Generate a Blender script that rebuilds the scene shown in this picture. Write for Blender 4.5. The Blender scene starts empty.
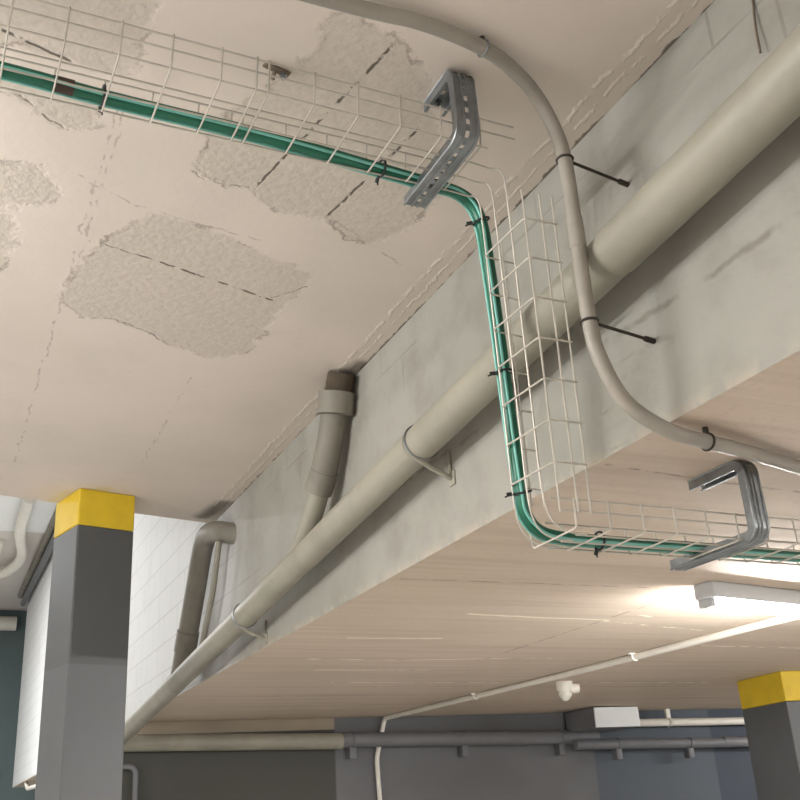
import bpy, bmesh, math, random
from mathutils import Vector, Matrix
random.seed(4)
scene = bpy.context.scene
COL = scene.collection
XF, ZU, ZL = 1.55, 3.312, 2.382          # face of the drop, high slab soffit, low slab soffit

# ------------------------------------------------------------------ helpers
def srgb(r, g, b):
    f = lambda c: c / 12.92 if c <= .04045 else ((c + .055) / 1.055) ** 2.4
    return (f(r / 255), f(g / 255), f(b / 255), 1)

class NT:
    """small wrapper round a node tree"""
    def __init__(s, name):
        s.m = bpy.data.materials.new(name); s.m.use_nodes = True
        s.t = s.m.node_tree; s.n = s.t.nodes; s.l = s.t.links
        s.bsdf = s.n['Principled BSDF']
        s.pos = s.n.new('ShaderNodeNewGeometry').outputs['Position']
        s.co = s.n.new('ShaderNodeTexCoord').outputs['Object']
    def _in(s, sock, v):
        if isinstance(v, bpy.types.NodeSocket): s.l.new(v, sock)
        else: sock.default_value = v
    def math(s, op, a, b=0.0, c=None, clamp=False):
        n = s.n.new('ShaderNodeMath'); n.operation = op; n.use_clamp = clamp
        s._in(n.inputs[0], a); s._in(n.inputs[1], b)
        if c is not None: s._in(n.inputs[2], c)
        return n.outputs[0]
    def vm(s, op, a, b=None, scale=None):
        n = s.n.new('ShaderNodeVectorMath'); n.operation = op
        s._in(n.inputs[0], a)
        if b is not None: s._in(n.inputs[1], b)
        if scale is not None: s._in(n.inputs[3], scale)
        return n.outputs['Value'] if op in ('LENGTH', 'DOT_PRODUCT', 'DISTANCE') else n.outputs['Vector']
    def noise(s, scale, detail=3.0, rough=.55, vec=None, color=False):
        n = s.n.new('ShaderNodeTexNoise'); n.inputs['Scale'].default_value = scale
        n.inputs['Detail'].default_value = detail; n.inputs['Roughness'].default_value = rough
        s.l.new(vec if vec is not None else s.co, n.inputs['Vector'])
        return n.outputs['Color'] if color else n.outputs['Fac']
    def ramp(s, v, a, b, lo=0.0, hi=1.0):
        n = s.n.new('ShaderNodeMapRange'); n.clamp = True; n.interpolation_type = 'SMOOTHSTEP'
        s._in(n.inputs[0], v)
        for i, x in enumerate((a, b, lo, hi)): n.inputs[i + 1].default_value = x
        return n.outputs[0]
    def mix(s, f, a, b, mode='MIX'):
        n = s.n.new('ShaderNodeMix'); n.data_type = 'RGBA'; n.blend_type = mode
        s._in(n.inputs['Factor'], f); s._in(n.inputs['A'], a); s._in(n.inputs['B'], b)
        return n.outputs['Result']
    def seg(s, p, a, b):
        """distance of p to the segment a-b"""
        a = Vector(a); b = Vector(b); d = b - a
        ap = s.vm('SUBTRACT', p, a)
        t = s.math('MULTIPLY', s.vm('DOT_PRODUCT', ap, d), 1 / d.length_squared, clamp=True)
        n = s.n.new('ShaderNodeVectorMath'); n.operation = 'SCALE'
        n.inputs[0].default_value = d; s.l.new(t, n.inputs[3])
        return s.vm('LENGTH', s.vm('SUBTRACT', ap, n.outputs[0]))
    def lines(s, p, polylines):
        r = None
        for pl in polylines:
            for a, b in zip(pl, pl[1:]):
                d = s.seg(p, a, b)
                r = d if r is None else s.math('MINIMUM', r, d)
        return r
    def bump(s, h, strength=.3, dist=.01):
        n = s.n.new('ShaderNodeBump'); n.inputs['Strength'].default_value = strength
        n.inputs['Distance'].default_value = dist
        s.l.new(h, n.inputs['Height']); s.l.new(n.outputs[0], s.bsdf.inputs['Normal'])
    def out(s, color, rough=.7, metal=0.0):
        s._in(s.bsdf.inputs['Base Color'], color); s._in(s.bsdf.inputs['Roughness'], rough)
        s._in(s.bsdf.inputs['Metallic'], metal)
        return s.m

def paint(name, c, var=.10, scale=6, rough=.6, metal=0.0, bump=.08, c2=None):
    t = NT(name)
    dark = tuple(x * (1 - var) for x in c[:3]) + (1,) if c2 is None else c2
    f = t.ramp(t.noise(scale, 4, .6), .35, .68)
    col = t.mix(f, c, dark)
    t.bump(t.noise(scale * 9, 2), bump, .004)
    return t.out(col, rough, metal)

def link(o): COL.objects.link(o); return o
def empty(name, loc, label, cat, group=None):
    o = link(bpy.data.objects.new(name, None)); o.location = loc; o.empty_display_size = .1
    o['label'] = label; o['category'] = cat
    if group: o['group'] = group
    return o
def mesh_obj(name, bm, mats, parent=None, smooth=False):
    bmesh.ops.recalc_face_normals(bm, faces=bm.faces)
    me = bpy.data.meshes.new(name); bm.to_mesh(me); bm.free()
    for m in (mats if isinstance(mats, (list, tuple)) else [mats]): me.materials.append(m)
    if smooth:
        for p in me.polygons: p.use_smooth = True
        me.set_sharp_from_angle(angle=math.radians(42))
    o = link(bpy.data.objects.new(name, me))
    if parent is not None:
        o.parent = parent
        top = parent
        off = Vector((0, 0, 0))
        while top is not None: off += top.location; top = top.parent
        me.transform(Matrix.Translation(-off))      # meshes are written in room coordinates
    return o
def tag(o, label, cat, group=None):
    o['label'] = label; o['category'] = cat
    if group: o['group'] = group
    return o
def structure(o): o['kind'] = 'structure'; return o

def box(bm, lo, hi, bevel=0.0, rotz=0.0, about=None):
    r = bmesh.ops.create_cube(bm, size=1)
    vs = r['verts']
    c = Vector([(a + b) / 2 for a, b in zip(lo, hi)]); d = [b - a for a, b in zip(lo, hi)]
    for v in vs: v.co = Vector((v.co.x * d[0], v.co.y * d[1], v.co.z * d[2])) + c
    if bevel:
        es = list({e for v in vs for e in v.link_edges})
        g = bmesh.ops.bevel(bm, geom=es, offset=bevel, segments=2, affect='EDGES', profile=.5)
        vs = list({v for f in g['faces'] for v in f.verts} | {v for v in vs if v.is_valid})
    if rotz:
        bmesh.ops.rotate(bm, verts=vs, cent=about or c, matrix=Matrix.Rotation(rotz, 3, 'Z'))
    return vs

def rounded(pts, rad, seg=7):
    """polyline with its inner corners rounded"""
    pts = [Vector(p) for p in pts]; out = [pts[0]]
    for i in range(1, len(pts) - 1):
        a, b, c = pts[i - 1], pts[i], pts[i + 1]
        u = (a - b); v = (c - b); r = min(rad, u.length * .49, v.length * .49)
        p = b + u.normalized() * r; q = b + v.normalized() * r
        for k in range(seg + 1):
            t = k / seg
            out.append(p * (1 - t) ** 2 + b * 2 * t * (1 - t) + q * t * t)
    out.append(pts[-1]); return out
def smooth_path(pts, n=8):
    """Catmull-Rom through the points"""
    P = [Vector(p) for p in pts]; P = [P[0] * 2 - P[1]] + P + [P[-1] * 2 - P[-2]]; out = []
    for i in range(1, len(P) - 2):
        a, b, c, d = P[i - 1:i + 3]
        for k in range(n):
            t = k / n
            out.append(.5 * (2 * b + (c - a) * t + (2 * a - 5 * b + 4 * c - d) * t * t + (3 * b - a - 3 * c + d) * t ** 3))
    out.append(P[-2]); return out
def tube(bm, pts, r, n=12, cap=True):
    pts = [Vector(p) for p in pts]
    rs = r if isinstance(r, (list, tuple)) else [r] * len(pts)
    T = []
    for i in range(len(pts)):
        d = pts[min(i + 1, len(pts) - 1)] - pts[max(i - 1, 0)]
        T.append(d.normalized())
    up = Vector((0, 0, 1)) if abs(T[0].z) < .9 else Vector((1, 0, 0))
    u = T[0].cross(up).normalized(); rings = []
    for i, p in enumerate(pts):
        u = (u - T[i] * u.dot(T[i])).normalized(); w = T[i].cross(u)
        rings.append([bm.verts.new(p + (u * math.cos(2 * math.pi * k / n) + w * math.sin(2 * math.pi * k / n)) * rs[i]) for k in range(n)])
    for A, B in zip(rings, rings[1:]):
        for k in range(n): bm.faces.new((A[k], A[(k + 1) % n], B[(k + 1) % n], B[k]))
    if cap: bm.faces.new(rings[0][::-1]); bm.faces.new(rings[-1])
def ring(bm, c, axis, R, r, n=28, m=8, arc=1.0, start=0.0):
    """a band bent round the axis through c"""
    axis = Vector(axis).normalized(); c = Vector(c)
    ref = Vector((0, 0, 1)) if abs(axis.z) < .8 else Vector((1, 0, 0))
    u = axis.cross(ref).normalized(); w = axis.cross(u)
    k = n if arc >= 1 else n + 1
    pts = [c + (u * math.cos(start + 2 * math.pi * arc * i / n) + w * math.sin(start + 2 * math.pi * arc * i / n)) * R for i in range(k)]
    if arc >= 1: pts += [pts[0], ]
    tube(bm, pts, r, m)
def T1(name, pts, r, mat, parent=None, n=14):
    bm = bmesh.new(); tube(bm, pts, r, n); return mesh_obj(name, bm, mat, parent, True)

# ------------------------------------------------------------------ materials
def sd_poly(x, y, poly):
    d = 1e9; inside = False; n = len(poly)
    for i in range(n):
        ax, ay = poly[i]; bx, by = poly[(i + 1) % n]
        ex, ey = bx - ax, by - ay; L = ex * ex + ey * ey
        t = max(0, min(1, ((x - ax) * ex + (y - ay) * ey) / L))
        dx, dy = x - ax - t * ex, y - ay - t * ey
        d = min(d, dx * dx + dy * dy)
        if (ay > y) != (by > y) and x < ax + (y - ay) * ex / ey: inside = not inside
    return -math.sqrt(d) if inside else math.sqrt(d)

PATCHES = [  # bare, unplastered areas of the high slab
 [(-.4, 1.6), (.321, 1.70), (.334, 1.911), (.31, 1.992), (.328, 2.06), (.265, 2.122), (.142, 2.091), (-.017, 2.103), (-.4, 2.14)],
 [(-.3, 2.25), (-.005, 2.274), (.067, 2.28), (.132, 2.337), (.198, 2.38), (.269, 2.331), (.273, 2.242), (.155, 2.203), (-.3, 2.2)],
 [(.674, 1.97), (.716, 1.839), (.697, 1.739), (.746, 1.703), (.879, 1.741), (.943, 1.792), (1.031, 1.858), (1.147, 2.035), (1.291, 2.293), (1.275, 2.551), (1.195, 2.657), (1.103, 2.649), (1.015, 2.553), (.891, 2.578), (.79, 2.543), (.736, 2.489), (.598, 2.483), (.554, 2.436), (.558, 2.249), (.6, 2.122)],
 [(.3, 3.361), (.319, 3.131), (.391, 2.874), (.486, 2.719), (.643, 2.725), (.905, 2.83), (1.093, 2.909), (1.091, 3.062), (1.064, 3.152), (1.066, 3.277), (1.046, 3.609), (.901, 3.683), (.719, 3.586), (.647, 3.517), (.487, 3.447), (.385, 3.48)],
 [(-.2, 2.60), (.147, 2.566), (.219, 2.671), (.196, 2.762), (.034, 2.847), (-.2, 2.86)],
 [(-.2, 2.88), (.108, 2.88), (.127, 2.996), (.066, 3.324), (-.2, 3.3)],
]
def ceiling_high_material():
    t = NT('rough_plaster_soffit')
    at = t.n.new('ShaderNodeAttribute'); at.attribute_name = 'bare'
    p = t.co
    wob = t.vm('ADD', p, t.vm('SCALE', t.vm('SUBTRACT', t.noise(11, 4, .6, color=True), (.5, .5, .5)), scale=.05))
    fine = t.noise(38, 5, .65); mid = t.noise(7, 4, .6); big = t.noise(1.3, 3, .5)
    edge = t.math('ADD', at.outputs['Fac'], t.math('MULTIPLY', t.math('SUBTRACT', t.noise(16, 5, .65), .5), .11))
    bare = t.ramp(edge, .012, -.018)
    rim = t.math('MULTIPLY', t.ramp(t.math('ABSOLUTE', edge), .012, .0), t.ramp(mid, .48, .62))
    base = t.mix(t.ramp(big, .3, .75), srgb(224, 211, 200), srgb(214, 203, 190))
    base = t.mix(t.math('MULTIPLY', t.ramp(mid, .5, .8), .35), base, srgb(208, 196, 184))
    conc = t.mix(t.ramp(fine, .35, .65), srgb(203, 193, 179), srgb(190, 180, 166))
    conc = t.mix(t.math('MULTIPLY', t.ramp(t.noise(60, 3, .7), .62, .74), .55), conc, srgb(140, 126, 110))
    col = t.mix(t.math('MULTIPLY', bare, .62), base, conc)
    col = t.mix(t.math('MULTIPLY', rim, .55), col, srgb(120, 104, 90))
    z = ZU
    V = lambda *a: [(x, y, z) for x, y in a]
    # formwork joints, broken and pale
    d = t.lines(wob, [V((.304, 2.2), (.303, 3.081), (.308, 5.161)), V((.325, 2.2), (.321, 3.1)), V((.891, 3.85), (.913, 5.0)), V((.1, 5.16), (.308, 5.161)), V((.22, 2.562), (.417, 2.674), (.846, 2.75)), V((1.01, 2.55), (1.35, 2.75))])
    f = t.math('MULTIPLY', t.ramp(d, .006, .001), t.ramp(t.noise(13, 3), .36, .52))
    col = t.mix(t.math('MULTIPLY', f, .5), col, srgb(140, 122, 106))
    # open cracks, dark
    d2 = t.lines(t.vm('ADD', p, t.vm('SCALE', t.vm('SUBTRACT', t.noise(30, 2, color=True), (.5, .5, .5)), scale=.012)),
        [V((.503, 2.966), (1.007, 3.129)), V((.889, 1.782), (.747, 2.474)), V((1.089, 2.056), (1.005, 2.545)),
         V((.009, 2.051), (.191, 2.111))])
    f2 = t.math('MULTIPLY', t.ramp(d2, .007, .002), t.ramp(t.noise(21, 2), .42, .52))
    d3 = t.lines(wob, [V((.322, 2.929), (.503, 2.966)), V((1.003, 3.115), (1.098, 2.997)), V((.385, 3.48), (.487, 3.447), (.647, 3.517), (.719, 3.586)),
         V((-.1, 2.27), (.067, 2.28), (.132, 2.337), (.198, 2.38)), V((.559, 2.444), (.598, 2.483), (.733, 2.479))])
    f3 = t.math('MULTIPLY', t.ramp(d3, .006, .001), .6)
    crack = t.math('MAXIMUM', f2, f3)
    col = t.mix(t.math('MULTIPLY', crack, .85), col, srgb(82, 68, 56))
    # plaster lip along the drop
    sep = t.n.new('ShaderNodeSeparateXYZ'); t.l.new(wob, sep.inputs[0])
    lip = t.math('MAXIMUM', t.ramp(t.math('ABSOLUTE', t.math('SUBTRACT', sep.outputs[0], 1.462)), .010, .002), t.ramp(t.math('ABSOLUTE', t.math('SUBTRACT', sep.outputs[0], 1.505)), .008, .002))
    lip = t.math('MULTIPLY', lip, t.ramp(t.noise(17, 4, .65), .42, .56))
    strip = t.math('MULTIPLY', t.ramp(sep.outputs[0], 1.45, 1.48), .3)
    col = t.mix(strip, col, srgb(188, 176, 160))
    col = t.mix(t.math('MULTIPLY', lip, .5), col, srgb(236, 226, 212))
    gap = t.math('MULTIPLY', t.ramp(sep.outputs[0], 1.541, 1.547), t.ramp(t.noise(5, 3), .38, .55))  # thin gap at the wall edge, its shadow put into the colour
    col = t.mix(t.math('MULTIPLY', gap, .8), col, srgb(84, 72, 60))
    # damp black marks where the soil pipes leave the slab
    s1 = t.lines(wob, [V((1.51, 3.80), (1.535, 3.56))]); s2 = t.lines(wob, [V((1.45, 5.9), (1.50, 5.6))])
    st = t.math('MAXIMUM', t.ramp(s1, .075, .01), t.ramp(s2, .09, .01))
    col = t.mix(t.math('MULTIPLY', st, .7), col, srgb(72, 62, 50))
    s3 = t.lines(wob, [V((.58, 5.80), (.62, 5.62), (.80, 5.5))])
    col = t.mix(t.math('MULTIPLY', t.ramp(s3, .07, .01), .35), col, srgb(205, 190, 70))
    h = t.math('ADD', t.math('MULTIPLY', fine, t.math('ADD', t.math('MULTIPLY', bare, .5), .12)), t.math('MULTIPLY', bare, -.5))
    h = t.math('ADD', h, t.math('MULTIPLY', lip, .35))
    h = t.math('SUBTRACT', h, t.math('MULTIPLY', crack, 1.0))
    t.bump(h, .5, .012)
    return t.out(col, .85)

def soffit_low_material():
    t = NT('board_marked_soffit'); p = t.co
    wob = t.vm('ADD', p, t.vm('SCALE', t.vm('SUBTRACT', t.noise(9, 3, color=True), (.5, .5, .5)), scale=.03))
    mp = t.n.new('ShaderNodeMapping'); mp.inputs['Scale'].default_value = (.35, 9, 1); t.l.new(p, mp.inputs['Vector'])
    streak = t.noise(1.6, 4, .6, vec=mp.outputs[0])
    base = t.mix(t.ramp(t.noise(.9, 3), .3, .7), srgb(206, 188, 170), srgb(198, 182, 162))
    base = t.mix(t.math('MULTIPLY', t.ramp(streak, .42, .72), .4), base, srgb(172, 154, 134))
    base = t.mix(t.math('MULTIPLY', t.ramp(t.noise(40, 4), .55, .75), .2), base, srgb(150, 132, 114))
    z = ZL; V = lambda *a: [(x, y, z) for x, y in a]
    # nibs of cement that ran through the board joints
    d = t.lines(wob, [V((2.1, 5.752), (2.45, 5.748)), V((1.881, 4.691), (2.375, 4.66)), V((2.21, 4.041), (2.547, 4.07), (3.0, 4.095))])
    f = t.ramp(d, .016, .004)
    d = t.lines(wob, [V((2.4, 5.748), (2.85, 5.741)), V((1.9, 5.346), (2.462, 5.361), (3.4, 5.249)), V((2.934, 3.901), (3.176, 3.993)), V((3.0, 4.119), (3.77, 4.30)), V((4.0, 4.75), (5.3, 4.80)), V((3.2, 3.7), (4.6, 3.72)), V((2.4, 6.3), (5.5, 6.35))])
    f = t.math('MAXIMUM', f, t.math('MULTIPLY', t.ramp(d, .016, .004), t.ramp(t.noise(8, 3), .44, .54)))
    col = t.mix(t.math('MULTIPLY', f, .9), base, srgb(246, 234, 215))
    d = t.lines(wob, [V((1.6, 3.432), (2.152, 3.413), (3.2, 3.4)), V((1.586, 2.073), (1.846, 2.11), (2.6, 2.16)), V((2.98, 5.3), (2.974, 3.801), (2.949, 3.3)), V((1.7, 6.5), (5.5, 6.55)), V((1.7, 7.6), (5.5, 7.5)), V((1.7, 7.0), (5.5, 6.95))])
    f = t.math('MULTIPLY', t.ramp(d, .011, .002), t.ramp(t.noise(10, 3), .4, .56))
    col = t.mix(t.math('MULTIPLY', f, .6), col, srgb(112, 92, 76))
    t.bump(t.math('ADD', streak, t.math('MULTIPLY', t.noise(45, 3), .3)), .25, .01)
    return t.out(col, .8)

def face_material():
    t = NT('painted_drop_wall'); p = t.co
    sw = t.n.new('ShaderNodeSeparateXYZ'); t.l.new(p, sw.inputs[0])
    cb = t.n.new('ShaderNodeCombineXYZ'); t.l.new(sw.outputs[1], cb.inputs[0]); t.l.new(sw.outputs[2], cb.inputs[1])
    br = t.n.new('ShaderNodeTexBrick'); t.l.new(cb.outputs[0], br.inputs['Vector'])
    br.inputs['Scale'].default_value = 1; br.inputs['Brick Width'].default_value = .40; br.inputs['Row Height'].default_value = .20
    br.inputs['Mortar Size'].default_value = .006; br.inputs['Mortar Smooth'].default_value = .6
    wob = t.vm('ADD', p, t.vm('SCALE', t.vm('SUBTRACT', t.noise(12, 3, color=True), (.5, .5, .5)), scale=.035))
    base = t.mix(t.ramp(t.noise(1.1, 3), .3, .7), srgb(158, 155, 146), srgb(146, 144, 134))
    base = t.mix(t.math('MULTIPLY', t.ramp(t.noise(4, 5, .6), .42, .75), .5), base, srgb(122, 116, 105))
    V = lambda *a: [(XF, y, z) for y, z in a]
    d = t.lines(wob, [V((.3, 2.66), (1.626, 2.664), (2.183, 2.691), (3.4, 2.70))])
    f = t.math('MULTIPLY', t.ramp(d, .014, .002), t.ramp(t.noise(8, 3), .38, .55))
    col = t.mix(t.math('MULTIPLY', f, .5), base, srgb(96, 89, 79))
    blockwork = t.ramp(t.math('ADD', sw.outputs[2], t.math('MULTIPLY', t.ramp(sw.outputs[1], 4.6, 5.6), 2)), 3.02, 3.06)
    joint = t.math('MULTIPLY', br.outputs['Fac'], blockwork)
    joint = t.math('MULTIPLY', joint, t.ramp(t.noise(2.2, 3), .46, .62))
    col = t.mix(t.math('MULTIPLY', joint, .35), col, srgb(100, 94, 84))
    whiten = t.math('MULTIPLY', t.ramp(sw.outputs[1], 5.2, 6.0), .9)   # wall colour turns white past the branch pipe
    white = t.mix(t.math('MULTIPLY', br.outputs['Fac'], .4), srgb(212, 211, 210), srgb(150, 146, 142))
    white = t.mix(t.math('MULTIPLY', t.ramp(t.noise(3, 4), .5, .75), .3), white, srgb(192, 188, 184))
    col = t.mix(whiten, col, white)
    low = t.math('MULTIPLY', t.ramp(sw.outputs[2], 2.43, 2.38), t.ramp(t.noise(14, 4), .4, .6))
    col = t.mix(t.math('MULTIPLY', low, .35), col, srgb(196, 178, 158))
    h = t.math('SUBTRACT', t.math('MULTIPLY', t.noise(26, 4), .6), t.math('MULTIPLY', joint, .7))
    t.bump(h, .35, .008)
    return t.out(col, .75)

def far_wall_material():
    t = NT('dark_grey_wall_paint')
    s = t.n.new('ShaderNodeSeparateXYZ'); t.l.new(t.co, s.inputs[0]); x = s.outputs[0]
    col = srgb(66, 65, 58)
    for x0, c in ((3.27, srgb(105, 105, 106)), (5.80, srgb(82, 89, 97)), (7.15, srgb(58, 66, 78))):
        col = t.mix(t.ramp(x, x0 - .01, x0 + .01), col, c)
    top = t.math('MULTIPLY', t.ramp(s.outputs[2], 2.285, 2.292), t.ramp(x, 3.28, 3.26))
    col = t.mix(top, col, srgb(158, 144, 124))
    col = t.mix(t.math('MULTIPLY', t.ramp(t.noise(2, 4), .4, .7), .15), col, srgb(60, 60, 60))
    t.bump(t.noise(40, 3), .1, .004)
    return t.out(col, .7)

M = {}
M['ceil_hi'] = ceiling_high_material()
M['soffit'] = soffit_low_material()
M['face'] = face_material()
M['farwall'] = far_wall_material()
M['floor'] = paint('concrete_floor', srgb(190, 189, 186), .12, 2, .6)
M['wallwhite'] = paint('white_wall_paint', srgb(224, 222, 218), .06, 2, .8)
M['hiceil'] = paint('pale_hall_ceiling', srgb(214, 206, 198), .08, 1.2, .85)
M['band'] = paint('white_beam_paint', srgb(232, 231, 228), .04, 1.5, .8)
M['darkgreen'] = paint('dark_green_grey_paint', srgb(96, 110, 110), .15, 1.2, .8)
M['pipe'] = paint('dusty_cream_pvc', srgb(152, 147, 132), .16, 4, .5)
M['pipe2'] = paint('dusty_grey_pvc', srgb(136, 130, 118), .22, 5, .6)
M['condm'] = paint('cream_conduit_pvc', srgb(156, 149, 138), .14, 7, .45)
M['white'] = paint('white_pvc', srgb(226, 220, 208), .07, 5, .45)
M['greypipe'] = paint('grey_painted_pipe', srgb(112, 112, 114), .1, 4, .5)
M['steel'] = paint('galvanised_steel', srgb(150, 153, 154), .3, 14, .4, .8, .1)
M['wire'] = paint('zinc_wire', srgb(206, 198, 186), .2, 9, .42, .35, .05)
M['iron'] = paint('dark_threaded_rod', srgb(72, 66, 60), .2, 20, .5, .6)
M['rust'] = paint('dull_brown_metal', srgb(128, 112, 96), .25, 30, .6, .3)
M['sooty'] = paint('damp_blackened_render', srgb(82, 70, 56), .3, 12, .9)
M['green'] = paint('green_cable_jacket', srgb(16, 102, 76), .25, 5, .4)
M['teal'] = paint('pale_teal_cable_and_wire', srgb(118, 190, 176), .12, 6, .4)
M['black'] = paint('black_nylon', srgb(24, 24, 24), .2, 20, .5)
M['brown'] = paint('brown_cable_marker', srgb(64, 46, 34), .2, 20, .6)
M['yellow'] = paint('yellow_column_paint', srgb(216, 182, 40), .12, 6, .55)
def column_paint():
    t = NT('grey_column_paint_shaded_top')
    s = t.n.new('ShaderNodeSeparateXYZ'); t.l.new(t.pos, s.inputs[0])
    col = t.mix(t.ramp(s.outputs[2], 2.372, 2.380), srgb(90, 91, 92), srgb(80, 81, 81))  # darker tone of the upper shaft is a shadow put into the colour
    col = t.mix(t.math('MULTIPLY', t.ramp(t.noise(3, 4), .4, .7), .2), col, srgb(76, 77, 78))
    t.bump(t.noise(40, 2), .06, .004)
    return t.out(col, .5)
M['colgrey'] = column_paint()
M['box'] = paint('white_sheet_metal', srgb(236, 237, 237), .04, 3, .5)
M['lampbody'] = paint('white_lamp_housing', srgb(214, 216, 218), .05, 5, .4)
def emit(name, c, s):
    t = NT(name); t.bsdf.inputs['Emission Color'].default_value = c; t.bsdf.inputs['Emission Strength'].default_value = s
    return t.out(c, .4)
M['tube'] = emit('lit_fluorescent_tube', (1, .99, .98, 1), 420)

# ------------------------------------------------------------------ setting
def slab_edge(x): return 5.669 + .242 * x
bm = bmesh.new()                                    # high slab with its bare patches written as a distance field
x0, x1, y0, y1, st = -.5, XF, .9, 5.5, .025
nx = int(round((x1 - x0) / st)); ny = int(round((y1 - y0) / st))
lay = bm.verts.layers.float.new('bare')
g = [[bm.verts.new((x0 + (x1 - x0) * i / nx, y0 + (y1 - y0) * j / ny, ZU)) for j in range(ny + 1)] for i in range(nx + 1)]
BB = [(min(p[0] for p in q), max(p[0] for p in q), min(p[1] for p in q), max(p[1] for p in q)) for q in PATCHES]
for row in g:
    for v in row:
        d = .3; x, y = v.co.x, v.co.y
        for q, b in zip(PATCHES, BB):
            if b[0] - .3 < x < b[1] + .3 and b[2] - .3 < y < b[3] + .3: d = min(d, sd_poly(x, y, q))
        v[lay] = d
for i in range(nx):
    for j in range(ny): bm.faces.new((g[i][j], g[i][j + 1], g[i + 1][j + 1], g[i + 1][j]))
def lone(x, y, z=ZU):
    v = bm.verts.new((x, y, z)); v[lay] = .3; return v
# border of the slab: left, near and far strips round the fine grid
a = lone(-6, -4); b = lone(XF, -4); c = lone(-6, slab_edge(-6)); d = lone(XF, slab_edge(XF))
bm.faces.new([a] + [g[i][0] for i in range(nx + 1)] + [b])
bm.faces.new([c, d] + [g[i][ny] for i in range(nx, -1, -1)])
bm.faces.new([a, c] + [g[0][j] for j in range(ny, -1, -1)])
tp = [lone(x, y, ZU + .3) for x, y in ((-6, -4), (XF, -4), (XF, slab_edge(XF)), (-6, slab_edge(-6)))]
bm.faces.new(tp); bm.faces.new((c, d, tp[2], tp[3]))
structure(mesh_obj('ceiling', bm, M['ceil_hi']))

bm = bmesh.new(); box(bm, (1.75, -4, ZL), (10, 8.7, ZL + .25)); structure(mesh_obj('ceiling_low', bm, M['soffit']))
bm = bmesh.new()
box(bm, (XF, -4, ZL), (1.75, 6.04, ZU + .3)); box(bm, (XF, 6.04, ZL), (1.75, 18.9, 5.6))
w = mesh_obj('wall_right', bm, [M['face'], M['soffit']])
for p in w.data.polygons:
    if p.normal.z < -.9: p.material_index = 1
structure(w)
bm = bmesh.new()
vs = [(1.25, 8.62), (1.9, 8.62), (7.6, 8.30), (10, 8.16), (10, 8.4), (1.25, 8.85)]
lo = [bm.verts.new((x, y, 0)) for x, y in vs]; hi = [bm.verts.new((x, y, ZL)) for x, y in vs]
bm.faces.new(lo); bm.faces.new(hi)
for i in range(6): bm.faces.new((lo[i], lo[(i + 1) % 6], hi[(i + 1) % 6], hi[i]))
structure(mesh_obj('wall_far', bm, M['farwall']))
bm = bmesh.new(); box(bm, (-6, -4, -.2), (10, 20.6, 0)); structure(mesh_obj('floor', bm, M['floor']))
bm = bmesh.new(); box(bm, (-6.2, -4, 0), (-6, 20.6, 5.7)); structure(mesh_obj('wall_left', bm, M['wallwhite']))
bm = bmesh.new(); box(bm, (-6, -4.2, 0), (10, -4, ZU + .3)); structure(mesh_obj('wall_near', bm, M['wallwhite']))
bm = bmesh.new(); box(bm, (10, -4, 0), (10.2, 8.7, ZL + .25)); structure(mesh_obj('wall_east', bm, M['wallwhite']))
bm = bmesh.new(); box(bm, (-6, 20.5, 0), (3.2, 20.7, 5.7)); structure(mesh_obj('wall_end', bm, M['darkgreen']))
bm = bmesh.new(); box(bm, (1.75, 8.85, 0), (3.2, 9.0, ZL)); box(bm, (3.2, 9, 0), (3.3, 20.5, 5.7)); structure(mesh_obj('wall_back', bm, M['darkgreen']))
bm = bmesh.new(); box(bm, (1.75, 8.86, ZL), (3.2, 18.9, ZL + .1)); structure(mesh_obj('ceiling_back', bm, M['soffit']))
bm = bmesh.new(); box(bm, (-6, 4.2, 5.6), (3.2, 20.5, 5.7)); structure(mesh_obj('ceiling_hall', bm, M['hiceil']))
bm = bmesh.new(); box(bm, (-6, 11.5, 5.56), (XF, 14.72, 5.6)); structure(mesh_obj('trim_1', bm, M['band']))
bm = bmesh.new()
box(bm, (-6, -.1, ZU + .3), (1.6, 0, 5.7)); bmesh.ops.transform(bm, verts=bm.verts, matrix=Matrix.Translation((0, slab_edge(0), 0)) @ Matrix.Rotation(math.atan(.242), 4, 'Z'))
structure(mesh_obj('wall_hall', bm, M['wallwhite']))

# ------------------------------------------------------------------ columns
def column(loc, sx, sy, rot, h, band, label, dents=0):
    r = empty('concrete_column', loc, label, 'column'); r.rotation_euler.z = 0
    x, y, _ = loc
    bm = bmesh.new(); box(bm, (x, y, 0), (x + sx, y + sy, h - band), .008, rot, Vector((x, y, 0)))
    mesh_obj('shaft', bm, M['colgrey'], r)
    bm = bmesh.new(); box(bm, (x - .001, y - .001, h - band), (x + sx + .001, y + sy + .001, h), .008, rot, Vector((x, y, 0)))
    mesh_obj('yellow_band', bm, M['yellow'], r)
    return r
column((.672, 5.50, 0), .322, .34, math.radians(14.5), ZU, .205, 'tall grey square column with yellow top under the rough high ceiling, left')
column((5.66, 5.742, 0), .55, .55, math.radians(-8), ZL, .21, 'shorter grey column with yellow top under the low ceiling, right')

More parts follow.
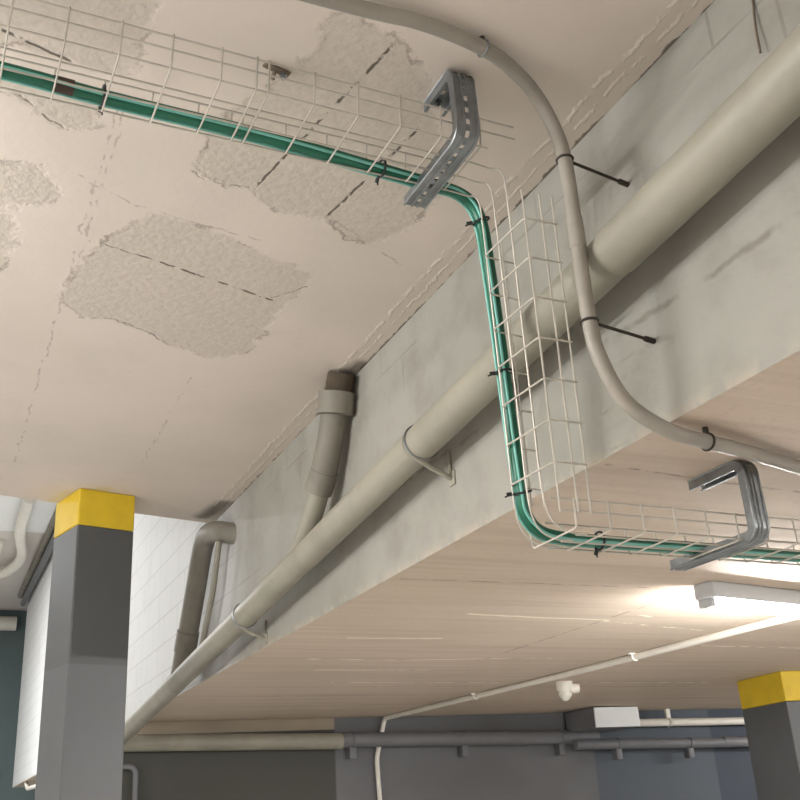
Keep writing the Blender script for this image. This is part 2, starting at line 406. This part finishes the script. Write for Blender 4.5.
# ------------------------------------------------------------------ main drain pipe
PX = 1.437
def pz(y): return 2.856 - .0845 * (y - 1.12)
root = empty('drain_pipe', (PX, 1.73, pz(1.73)), 'thick cream drain pipe sloping diagonally along the drop wall', 'pipe')
ax = (0, 1, -.0845)
T1('pipe', [(PX, y, pz(y)) for y in (-2.5, .5, 3, 6, 8.45)], .060, M['pipe'], root, 32)
for ya, yb in ((-1.2, 1.74), (2.88, 2.97), (6.45, 6.75)):
    bm = bmesh.new()
    tube(bm, [(PX, ya, pz(ya)), (PX, ya + .008, pz(ya + .008)), (PX, yb - .015, pz(yb - .015)), (PX, yb, pz(yb))] if yb - ya > 1 else
         [(PX, ya, pz(ya)), (PX, yb, pz(yb))], [.062, .0645, .0645, .061] if yb - ya > 1 else .0618, 32)
    mesh_obj('sleeve', bm, M['pipe'], root, True)
for y in (2.86, 4.95):
    bm = bmesh.new(); ring(bm, (PX, y, pz(y)), ax, .0625, .0045, 32, 6)
    c = mesh_obj('pipe_clamp', bm, M['steel'], root, True)
    bm = bmesh.new()
    z = pz(y)
    tube(bm, [(PX - .03, y, z - .055), (PX + .03, y + .004, z - .085), (XF - .004, y + .01, z - .115)], .009, 8)
    tube(bm, [(XF - .006, y + .012, z - .112), (XF - .006, y + .012, z - .02)], .006, 8)
    box(bm, (XF - .006, y - .012, z - .14), (XF, y + .03, z - .09), .002)
    mesh_obj('strut', bm, M['pipe'], c, True)

# branches from the slab into the drain
root = empty('branch_pipe', (1.5, 3.72, ZU), 'thick dusty branch pipe with square-edged collar dropping from ceiling corner into drain', 'pipe')
bm = bmesh.new(); tube(bm, smooth_path([(1.478, 3.705, 3.26), (1.478, 3.745, 3.17), (1.470, 3.815, 3.01), (1.458, 3.91, 2.86)]), .057, 24); mesh_obj('pipe', bm, M['pipe2'], root, True)
bm = bmesh.new(); tube(bm, [(1.474, 3.70, 3.235), (1.473, 3.725, 3.145)], .077, 28); mesh_obj('collar', bm, M['pipe2'], root, True)
bm = bmesh.new(); tube(bm, [(1.482, 3.66, ZU), (1.478, 3.70, 3.23)], .058, 24); mesh_obj('neck', bm, M['sooty'], root, True)['label'] = 'dark stained neck above the collar'
bm = bmesh.new(); tube(bm, smooth_path([(1.466, 3.90, 2.885), (1.458, 3.96, 2.80), (1.452, 4.05, 2.72), (1.447, 4.22, 2.62)]), .043, 24); mesh_obj('lower_pipe', bm, M['pipe'], root, True)
bm = bmesh.new(); tube(bm, [(1.466, 3.855, 2.935), (1.457, 3.915, 2.86)], .0605, 24); mesh_obj('coupling', bm, M['pipe2'], root, True)

root = empty('branch_pipe', (1.50, 5.6, 3.17), 'thick grey branch pipe with elbow beside the white block wall', 'pipe')
bm = bmesh.new(); tube(bm, smooth_path([(1.60, 5.55, 3.11), (1.53, 5.62, 3.14), (1.487, 5.75, 3.18), (1.475, 5.91, 3.19), (1.468, 6.0, 3.10), (1.462, 6.10, 2.92), (1.45, 6.28, 2.60), (1.442, 6.36, 2.44)]), .062, 24); mesh_obj('pipe', bm, M['pipe2'], root, True)
bm = bmesh.new(); tube(bm, [(1.453, 6.235, 2.68), (1.449, 6.30, 2.57)], .068, 24); mesh_obj('coupling', bm, M['pipe2'], root, True)
o = T1('thin_pipe', smooth_path([(1.478, 5.63, 3.09), (1.474, 5.74, 2.83), (1.47, 5.89, 2.63), (1.462, 5.96, 2.50)]), .018, M['pipe'])
tag(o, 'thin cream pipe between the grey elbow branch and the drop wall', 'pipe')

# ------------------------------------------------------------------ bent conduit
root = empty('conduit', (1.35, 1.76, 2.8), 'bent cream conduit from high ceiling down past drain pipe and along low ceiling', 'conduit')
path = [(-.4, 1.66, 3.278), (.655, 1.658, 3.278), (.90, 1.648, 3.278), (1.08, 1.672, 3.278), (1.20, 1.712, 3.268), (1.282, 1.745, 3.23), (1.33, 1.757, 3.15), (1.348, 1.76, 3.06),
        (1.350, 1.76, 2.868), (1.352, 1.76, 2.614), (1.366, 1.76, 2.525), (1.409, 1.76, 2.432), (1.465, 1.757, 2.383), (1.545, 1.757, 2.352), (1.65, 1.772, 2.345), (1.78, 1.80, 2.346), (2.07, 1.885, 2.35), (3.2, 2.22, 2.352)]
T1('pipe', smooth_path(path, 7), .0185, M['condm'], root, 20)
bm = bmesh.new(); tube(bm, [(1.350, 1.76, 2.90), (1.351, 1.76, 2.815)], .0205, 20); mesh_obj('coupling', bm, M['condm'], root, True)
def cclip(c, axis, foot):
    bm = bmesh.new(); ring(bm, c, axis, .0205, .0032, 20, 6)
    k = mesh_obj('conduit_clamp', bm, M['steel'] if foot[0] < XF - .01 else M['iron'], root, True)
    bm = bmesh.new(); f = Vector(foot); c = Vector(c); d = (f - c).normalized()
    tube(bm, [c + d * .02, f], .0042, 8); tube(bm, [f - d * .03, f], .0075, 8)
    mesh_obj('rod', bm, M['iron'], k, True)
cclip((1.083, 1.673, 3.278), (1, .15, 0), (1.083, 1.673, ZU))
cclip((1.347, 1.76, 3.075), (0, 0, 1), (XF, 1.775, 3.055))
cclip((1.352, 1.76, 2.614), (0, 0, 1), (XF, 1.775, 2.598))
cclip((1.66, 1.774, 2.345), (1, .2, 0), (1.66, 1.774, ZL))

# ------------------------------------------------------------------ wire mesh cable tray
root = empty('cable_tray', (1.09, 1.9, 3.10), 'galvanised wire mesh cable tray stepping from high ceiling to low ceiling', 'cable tray')
ZT, ZB, HS, WT = 3.104, 2.172, .088, .2
WR = .0024
def yn(x): return 1.795 + .022 * x
PROFILE = [('side', HS), ('side', HS * .58), ('base', 0), ('base', .34), ('base', .67), ('base', 1.0), ('far', HS * .58), ('far', HS)]
bm = bmesh.new()
for k, s in PROFILE:                                # high run: along x
    dy = WT * s if k == 'base' else (0 if k == 'side' else WT)
    dz = 0 if k == 'base' else s
    xe = {'side': 1.245, 'base': 1.16, 'far': 1.17}[k]
    pts = [(-.8, yn(-.8) + dy, ZT + dz), (xe, yn(xe) + dy, ZT + dz)]
    tube(bm, pts, WR, 6)
xs = [.465 + .112 * i for i in range(-10, 7)] + [.548]
for x in xs:
    if x > 1.2: continue
    y = yn(x)
    tube(bm, rounded([(x + .004, y - .003, ZT + HS + .004), (x, y - .004, ZT - .004), (x - .004, y + WT + .004, ZT - .004), (x, y + WT + .004, ZT + HS + .004)], .012, 3), WR, 6)
mesh_obj('mesh_section', bm, M['wire'], root, True)
# bend and drop: the base faces the room, the sides turn to the wall
def vx(z): return 1.234 + (3.02 - z) * .122
def vy(z): return 1.803 + (3.02 - z) * .178
bm = bmesh.new()
zt, ze = 2.98, 2.205
for k, s in PROFILE:
    dy = WT * s if k == 'base' else (0 if k == 'side' else WT)
    dx = 0 if k == 'base' else s
    if k == 'base' and s > 0:
        top = [(1.155, yn(1.15) + dy, ZT), (1.20, yn(1.2) + dy, ZT - .004), (vx(3.04) - .006, vy(3.04) + dy, 3.075)]
        low = [(vx(2.27), vy(2.27) + dy, 2.27), (vx(2.2) + .018, vy(2.2) + dy, 2.20), (vx(2.2) + .065, vy(2.2) + dy + .003, ZB + .002), (vx(2.2) + .12, vy(2.2) + dy + .004, ZB)]
        tube(bm, smooth_path(top + [(vx(z), vy(z) + dy, z) for z in (2.97, 2.7, 2.45)] + low, 4), WR, 6)
    else:
        a, b = (2.99, 2.20) if k != 'far' else (2.97, 2.27)
        tube(bm, [(vx(z) + dx, vy(z) + dy, z) for z in (a, b)], WR, 6)
for z in (2.915, 2.815, 2.715, 2.615, 2.515, 2.415, 2.315):
    x, y = vx(z), vy(z)
    tube(bm, rounded([(x + HS + .004, y - .004, z), (x - .004, y - .004, z), (x - .004, y + WT + .004, z + .005), (x + HS + .004, y + WT + .004, z)], .012, 3), WR, 6)
mesh_obj('mesh_section', bm, M['wire'], root, True)
def yl(x): return 1.968 + .022 * (x - 1.45)
bm = bmesh.new()
HL = .066
for k, s in PROFILE:                                # low run: along x again
    s2 = s if k == 'base' else s * HL / HS
    dy = WT * s if k == 'base' else (0 if k == 'side' else WT)
    dz = 0 if k == 'base' else s2
    xs0 = {'side': 1.345 if s < HS * .9 else 1.32, 'base': 1.43, 'far': 1.43}[k]
    tube(bm, [(xs0, yl(xs0) + dy, ZB + dz), (3.2, yl(3.2) + dy, ZB + dz)], WR, 6)
for i in range(18):
    x = 1.385 + .102 * i; y = yl(x)
    tube(bm, rounded([(x, y - .003, ZB + HL + .004), (x, y - .004, ZB - .004), (x + .004, y + WT + .004, ZB - .004), (x, y + WT + .004, ZB + HL + .004)], .012, 3), WR, 6)
mesh_obj('mesh_section', bm, M['wire'], root, True)

# cables
cab = [(-.8, 1.945, 3.125), (-.03, 1.957, 3.125), (.234, 1.975, 3.125), (.621, 1.99, 3.125), (.951, 2.02, 3.125), (1.10, 2.035, 3.125), (1.19, 2.04, 3.118), (1.238, 2.045, 3.09), (1.262, 2.05, 3.03), (1.272, 2.056, 2.94),
       (1.29, 2.073, 2.80), (1.308, 2.092, 2.63), (1.330, 2.115, 2.42), (1.343, 2.125, 2.30), (1.358, 2.136, 2.245), (1.395, 2.145, 2.21), (1.46, 2.15, 2.197), (1.589, 2.155, 2.195), (1.91, 2.16, 2.195), (2.5, 2.18, 2.195), (3.2, 2.2, 2.195)]
o = T1('green_cable', smooth_path(cab, 6), .0165, M['green'], None, 16)
tag(o, 'thick dark green cable laid along the wire mesh tray', 'cable')
def side(i):
    x, y, z = cab[i]
    if i < 6: return (x, y - .019, z - .008)
    if i < 15: return (x - .012, y - .020, z - .001) if i > 8 else (x - .010, y - .020, z - .006)
    return (x, y - .020, z - .008)
o = T1('teal_line', smooth_path([side(i) for i in range(len(cab))], 6), .0040, M['teal'], None, 10)
tag(o, 'thin pale teal cable running against the thick green cable', 'cable')
def far(i):
    x, y, z = cab[i]
    if i < 6: return (x, y + .017, z - .011)
    return (x - .009, y + .019, z - .003) if i < 15 else (x, y + .017, z - .011)
o = T1('teal_line', smooth_path([far(i) for i in range(len(cab))], 6), .0042, M['teal'], None, 10)  # added line standing in for a tray wire that reflects the green
tag(o, 'thinnest pale teal line along the outer edge of the green cable, standing for a tray wire', 'cable')
def tie(i, f, label, tail=(0, .02, -.02)):
    a, b = Vector(cab[i]), Vector(cab[i + 1]); c = a.lerp(b, f); d = (b - a).normalized()
    bm = bmesh.new(); ring(bm, c - Vector((0, .003, 0)), d, .0235, .0032, 20, 6)
    u = Vector(tail).normalized(); p = c + u * .024
    tube(bm, [p - u * .003, p + u * .014], .0055, 8); tube(bm, [p, p + u * .02 + d * .006], .0022, 6)
    tag(mesh_obj('cable_tie', bm, M['black'], None, True), label, 'cable tie', 'cable ties on the green cable')
tie(2, 0, 'black cable tie nearest the left frame edge on the high cable run', (0, 1, -.6))
tie(4, 0, 'black cable tie just left of the high steel bracket', (0, 1, -.6))
tie(7, .75, 'black cable tie at the top of the vertical cable drop', (-1, .7, 0))
tie(11, .05, 'black cable tie halfway down the vertical cable drop', (-1, .6, 0))
tie(13, 0, 'black cable tie near the bottom of the vertical cable drop', (-1, .7, 0))
tie(16, .95, 'black cable tie on the low cable run, right of its bend', (0, .6, -1))
bm = bmesh.new(); tube(bm, [(.123, 1.966, 3.1245), (.168, 1.969, 3.1245)], .0185, 16)
tag(mesh_obj('cable_marker', bm, M['brown'], None, True), 'brown marker sleeve around the green cable near upper left corner', 'cable marker')

# ------------------------------------------------------------------ perforated steel brackets
def bracket(x, y, ztop, zelb, top_len, arm_len, label, w=.046, fl=.020, rad=.045, edge=.013, hole=.022):
    r = empty('tray_bracket', (x, y, ztop), label, 'bracket')
    path = rounded([(0, y + top_len, ztop - .002), (0, y, ztop - .002), (0, y - .004, zelb), (0, y + arm_len, zelb)], rad, 9)
    # inner normal of the C
    N = []
    for i, p in enumerate(path):
        d = (path[min(i + 1, len(path) - 1)] - path[max(i - 1, 0)]).normalized()
        N.append(Vector((0, d.z, -d.y)).normalized())
    cy = y + .15; cz = (ztop + zelb) / 2
    for i, p in enumerate(path):
        if N[i].dot(Vector((0, cy, cz)) - p) < 0: N[i] = -N[i]
    bm = bmesh.new()
    def strip(off_a, off_b, th=.0025):
        """solid strip between two side/height offsets along the path"""
        rows = []
        for p, n in zip(path, N):
            q = []
            for (sx, h) in (off_a, off_b): q.append(Vector((x + sx, p.y, p.z)) + n * h)
            rows.append(q)
        vs = []
        for (a, b), n in zip(rows, N):
            e = (b - a).normalized(); t = e.cross(Vector((0, -n.z, n.y))).normalized() * th
            if abs(e.x) > .9: t = n * th
            else: t = Vector((th, 0, 0))
            vs.append([bm.verts.new(v) for v in (a, b, b + t, a + t)])
        for A, B in zip(vs, vs[1:]):
            for k in range(4): bm.faces.new((A[k], A[(k + 1) % 4], B[(k + 1) % 4], B[k]))
        bm.faces.new(vs[0][::-1]); bm.faces.new(vs[-1])
    h = w / 2
    strip((-h, 0), (-h, fl)); strip((h, 0), (h, fl))                  # flanges
    strip((-h, fl), (-h + .008, fl)); strip((h - .008, fl), (h, fl))
    strip((-h, 0), (-h + edge, 0)); strip((h - edge, 0), (h, 0))      # web edges
    for sx in (-h, h, -h + edge, h - edge):                            # pressed ribs along the web
        tube(bm, [Vector((x + sx, p.y, p.z)) - n * .001 for p, n in zip(path, N)], .0035, 6)
    L = 0; nxt = .0
    for i in range(1, len(path)):                                      # rungs between the slots
        a, b = path[i - 1], path[i]; l = (b - a).length
        while nxt < L + l:
            f = (nxt - L) / l; p = a.lerp(b, f); d = (b - a).normalized(); n = N[i]
            q = [Vector((x + sx, p.y, p.z)) + d * dd + n * hh for sx in (-h + edge - .001, h - edge + .001) for dd in (0, .036 - hole) for hh in (0, .0025)]
            vv = [bm.verts.new(v) for v in q]
            for f4 in ((0, 1, 3, 2), (4, 5, 7, 6), (0, 1, 5, 4), (2, 3, 7, 6), (0, 2, 6, 4), (1, 3, 7, 5)): bm.faces.new([vv[k] for k in f4])
            nxt += .036
        L += l
    mesh_obj('arm', bm, M['steel'], r)
    for dy in (.035, top_len - .03):
        bm = bmesh.new(); tube(bm, [(x, y + dy, ztop), (x, y + dy, ztop - .014)], .009, 6); tube(bm, [(x, y + dy, ztop - .012), (x, y + dy, ztop - .024)], .0045, 8)
        mesh_obj('bolt', bm, M['steel'], r)
    return r
bracket(1.085, 1.785, ZU, 3.092, .165, .318, 'perforated galvanised C-shaped bracket hanging from the rough high ceiling', .060, .022, .05, .0215, .017)
bracket(1.930, 1.928, ZL, 2.162, .215, .345, 'grey galvanised C-shaped bracket hanging from the low ceiling, right', .046, .022, .045, .017, .014)

# ------------------------------------------------------------------ lamp under the low slab
lx, ly = 2.90, 3.28
root = empty('batten_lamp', (lx, ly, ZL), 'lit fluorescent batten lamp under the low ceiling at right edge', 'lamp')
def lampbox(bm, a, b, bev): 
    vs = box(bm, a, b, bev)
ang = math.radians(10)
def place(bm): bmesh.ops.rotate(bm, verts=bm.verts, cent=(lx, ly, ZL), matrix=Matrix.Rotation(ang, 3, 'Z'))
bm = bmesh.new(); box(bm, (lx, ly - .05, ZL - .066), (lx + 1.25, ly + .05, ZL), .006); place(bm); mesh_obj('housing', bm, M['lampbody'], root)
for y in (.004, .036):
    bm = bmesh.new(); tube(bm, [(lx + .05, ly + y, ZL - .082), (lx + 1.2, ly + y, ZL - .082)], .013, 14); place(bm); mesh_obj('tube', bm, M['tube'], root, True)
for x in (.02, 1.2):
    bm = bmesh.new(); box(bm, (lx + x, ly - .016, ZL - .098), (lx + x + .03, ly + .052, ZL - .064), .004); place(bm); mesh_obj('end_cap', bm, M['lampbody'], root)

# conduit on the low soffit, bending down the far wall
root = empty('ceiling_conduit', (3.75, 6, 2.36), 'pale conduit crossing the low ceiling then bending down the far wall', 'conduit')
T1('pipe', rounded([(3.95, 1.5, 2.362), (3.883, 3.738, 2.362), (3.85, 5.6, 2.362), (3.69, 8.42, 2.362), (3.62, 8.47, 2.04), (3.635, 8.47, 1.60), (3.635, 8.48, .05)], .05), .020, M['white'], root)
for y, x in ((5.036, 3.853), (3.4, 3.893), (6.9, 3.776)):
    bm = bmesh.new(); ring(bm, (x, y, 2.362), (.02, 1, 0), .0225, .005, 18, 6); box(bm, (x - .045, y - .012, ZL - .008), (x + .045, y + .012, ZL), .002)
    mesh_obj('clip', bm, M['white'], root, True)
root = empty('ceiling_detector', (4.16, 6.29, ZL), 'small white detector hanging under the low ceiling beside conduit', 'detector')
bm = bmesh.new(); tube(bm, [(4.16, 6.29, ZL), (4.16, 6.29, 2.32)], .06, 18); mesh_obj('base', bm, M['white'], root, True)
bm = bmesh.new(); tube(bm, [(4.16, 6.29, 2.325), (4.16, 6.29, 2.29), (4.16, 6.29, 2.255), (4.16, 6.29, 2.25)], [.045, .048, .02, .005], 18); mesh_obj('head', bm, M['white'], root, True)
bm = bmesh.new(); tube(bm, [(4.19, 6.27, 2.335), (4.25, 6.25, 2.335)], .035, 12); mesh_obj('spout', bm, M['white'], root, True)

# boxed duct, far right
root = empty('duct_box', (5.49, 7.9, ZL), 'white rectangular box hanging below the low ceiling by far wall', 'box')
bm = bmesh.new(); box(bm, (5.50, 7.9, 2.197), (5.985, 8.37, ZL - .008), .006); mesh_obj('casing', bm, M['greypipe'], root)
bm = bmesh.new(); box(bm, (5.503, 7.885, 2.2), (5.982, 7.9, ZL - .01), .003); mesh_obj('front_panel', bm, M['box'], root)
root = empty('rail_pipe', (6.9, 8.3, 2.25), 'thin pale pipe right of the white box, above far grey pipes', 'pipe')
T1('pipe', [(5.99, 8.26, 2.263), (8.6, 8.09, 2.24)], .036, M['white'], root)
bm = bmesh.new(); ring(bm, (6.57, 8.222, 2.258), (1, 0, 0), .04, .008, 18, 6); box(bm, (6.55, 8.21, 2.29), (6.60, 8.235, ZL), .002); mesh_obj('clip', bm, M['white'], root, True)

# pipes along the far wall
def farpipe(name, a, b, r, mat, label, sup, y=8.5):
    root = empty(name, a, label, 'pipe')
    T1('pipe', [a, b], r, mat, root, 20)
    for x in sup:
        f = (x - a[0]) / (b[0] - a[0]); p = Vector(a).lerp(Vector(b), f)
        bm = bmesh.new(); ring(bm, p, (1, 0, 0), r + .004, .006, 20, 6); box(bm, (x - .03, p.y - .02, p.z - r - .09), (x + .03, p.y + .06, p.z - r + .005), .004)
        mesh_obj('support', bm, M['greypipe'] if mat != M['white'] else M['white'], root, True)
farpipe('wall_pipe', (1.40, 8.52, 2.222), (3.30, 8.46, 2.185), .066, M['pipe'], 'thick cream horizontal pipe along the dark far wall', ())
farpipe('wall_pipe', (3.30, 8.455, 2.195), (5.80, 8.33, 2.15), .062, M['greypipe'], 'grey painted pipe along middle of the far wall, right of cream pipe', (3.39, 4.434, 5.41))
farpipe('wall_pipe', (5.5, 8.25, 2.085), (7.15, 8.17, 2.055), .045, M['greypipe'], 'lower grey pipe on the blue-grey far wall under the white box', (5.95, 6.75))
farpipe('wall_pipe', (7.15, 8.17, 2.06), (8.6, 8.06, 2.04), .05, M['greypipe'], 'grey pipe at far right running behind the right column', ())
o = T1('bent_conduit', rounded([(1.40, 8.53, 2.045), (1.60, 8.53, 2.045), (1.605, 8.53, .05)], .07), .02, M['greypipe'])
tag(o, 'thin grey conduit hooking down the far wall beside left column', 'conduit')

# ------------------------------------------------------------------ tall hall beyond the slab edge
o = T1('hall_pipe', smooth_path([(.98, 12.9, 5.50), (1.01, 14.386, 5.46), (1.146, 15.603, 5.45), (1.079, 16.444, 5.45), (.80, 16.95, 5.45), (-.6, 17.3, 5.45)]), .075, M['white'])
tag(o, 'white bent pipe under the tall hall ceiling at left frame edge', 'pipe')
o = T1('hall_rod', [(.83, 15.3, 5.55), (.84, 16.6, 5.45)], .03, M['white'])
tag(o, 'thin white rod beside the bent white hall pipe', 'rod')
o = T1('cornice_pipe', [(1.40, 12.0, 5.54), (1.42, 18.85, 5.54)], .055, M['pipe2'])
tag(o, 'upper grey pipe along top of tall white wall left of column', 'pipe')
o = T1('cornice_pipe', [(1.47, 12.0, 5.40), (1.47, 18.85, 5.40)], .05, M['greypipe'])
tag(o, 'lower darker pipe along top of tall white wall left of column', 'pipe')
o = T1('hall_duct', [(-2, 20.371, 5.33), (1.5, 20.371, 5.33)], .13, M['white'])
tag(o, 'pale thick pipe across the dark green far hall wall', 'pipe')
o = T1('hook_pipe', rounded([(1.60, 17.2, ZL), (1.60, 16.9, 2.27), (1.60, 14.0, 2.22)], .1), .03, M['white'])
tag(o, 'small pale pipe under bottom edge of tall white wall, lower left', 'pipe')

# ------------------------------------------------------------------ small fixings
root = empty('ceiling_anchor', (.643, 1.957, ZU), 'small rusty anchor plate fixed to rough ceiling above the tray', 'anchor')
bm = bmesh.new(); box(bm, (.612, 1.935, ZU - .006), (.632, 1.958, ZU), .002, .4); box(bm, (.628, 1.945, ZU - .007), (.684, 1.967, ZU - .001), .003, .25); mesh_obj('plate', bm, M['rust'], root)
bm = bmesh.new(); tube(bm, [(.667, 1.961, ZU - .002), (.667, 1.961, ZU - .020)], .009, 6); mesh_obj('nut', bm, M['steel'], root)
bm = bmesh.new(); tube(bm, [(.643, 1.957, ZU - .004), (.645, 1.982, ZU - .012)], .006, 8); mesh_obj('pin', bm, M['rust'], root, True)
o = T1('wire_stub', smooth_path([(XF - .002, 1.258, 3.225), (XF - .012, 1.26, 3.143), (XF - .02, 1.258, 3.06)]), .0028, M['rust'], None, 8)
tag(o, 'short brown wire stub on drop wall above drain, upper right corner', 'wire')

# ------------------------------------------------------------------ light
def area(name, loc, sx, sy, power, color, rot=(0, 0, 0)):
    l = bpy.data.lights.new(name, 'AREA'); l.shape = 'RECTANGLE'; l.size = sx; l.size_y = sy; l.energy = power; l.color = color
    o = link(bpy.data.objects.new(name, l)); o.location = loc; o.rotation_euler = rot; return o
def lamp(loc, power, color, dx=0, dy=1.2):
    for k in (-.5, 0, .5):
        l = bpy.data.lights.new('lamp', 'POINT'); l.energy = power / 3; l.color = color; l.shadow_soft_size = .05
        o = link(bpy.data.objects.new('lamp', l)); o.location = (loc[0] + dx * k * .8, loc[1] + dy * k * .8, loc[2])
cool = (.98, .99, 1)
lamp((-.95, 2.75, 3.12), 62, cool, 0, .5)
lamp((-1.8, -.4, 3.15), 85, cool, 0, .5)
lamp((-3.2, 2.6, 2.85), 330, cool)
lamp((7.4, 3.0, 2.28), 110, cool, 1.2, 0)  # unseen lamp added to lift the low soffit by floor bounce
lamp((5.0, -1.5, 2.28), 120, cool, 1.2, 0)  # another unseen lamp, added behind the view to fill the low zone
lamp((8.6, 6.6, 2.28), 80, cool, .8, 0)  # unseen lamp added out of frame to brighten the far wall
area('hall_lamp', (-.6, 9.0, 5.45), 1.5, .4, 60, (.97, .99, 1))
area('hall_lamp', (-2.0, 14, 5.45), 1.5, .4, 600, (.97, .99, 1))
w = bpy.data.worlds.new('World'); scene.world = w; w.use_nodes = True
w.node_tree.nodes['Background'].inputs[0].default_value = (.9, .95, 1, 1); w.node_tree.nodes['Background'].inputs[1].default_value = .05

# ------------------------------------------------------------------ camera
cam = bpy.data.cameras.new('camera'); co = link(bpy.data.objects.new('camera', cam)); scene.camera = co
cam.sensor_width = 36; cam.lens = 45.713; cam.clip_start = .05
r = Vector((.91057, -.40945, -.05668)); u = Vector((-.10849, -.36904, .92306)); f = Vector((.39886, .83436, .38046))
co.matrix_world = Matrix(((r.x, u.x, -f.x, 0), (r.y, u.y, -f.y, 0), (r.z, u.z, -f.z, 1.55), (0, 0, 0, 1)))
vs = scene.view_settings; vs.view_transform = 'Standard'; vs.look = 'None'; vs.exposure = 0.0; vs.gamma = 1; vs.use_curve_mapping = False
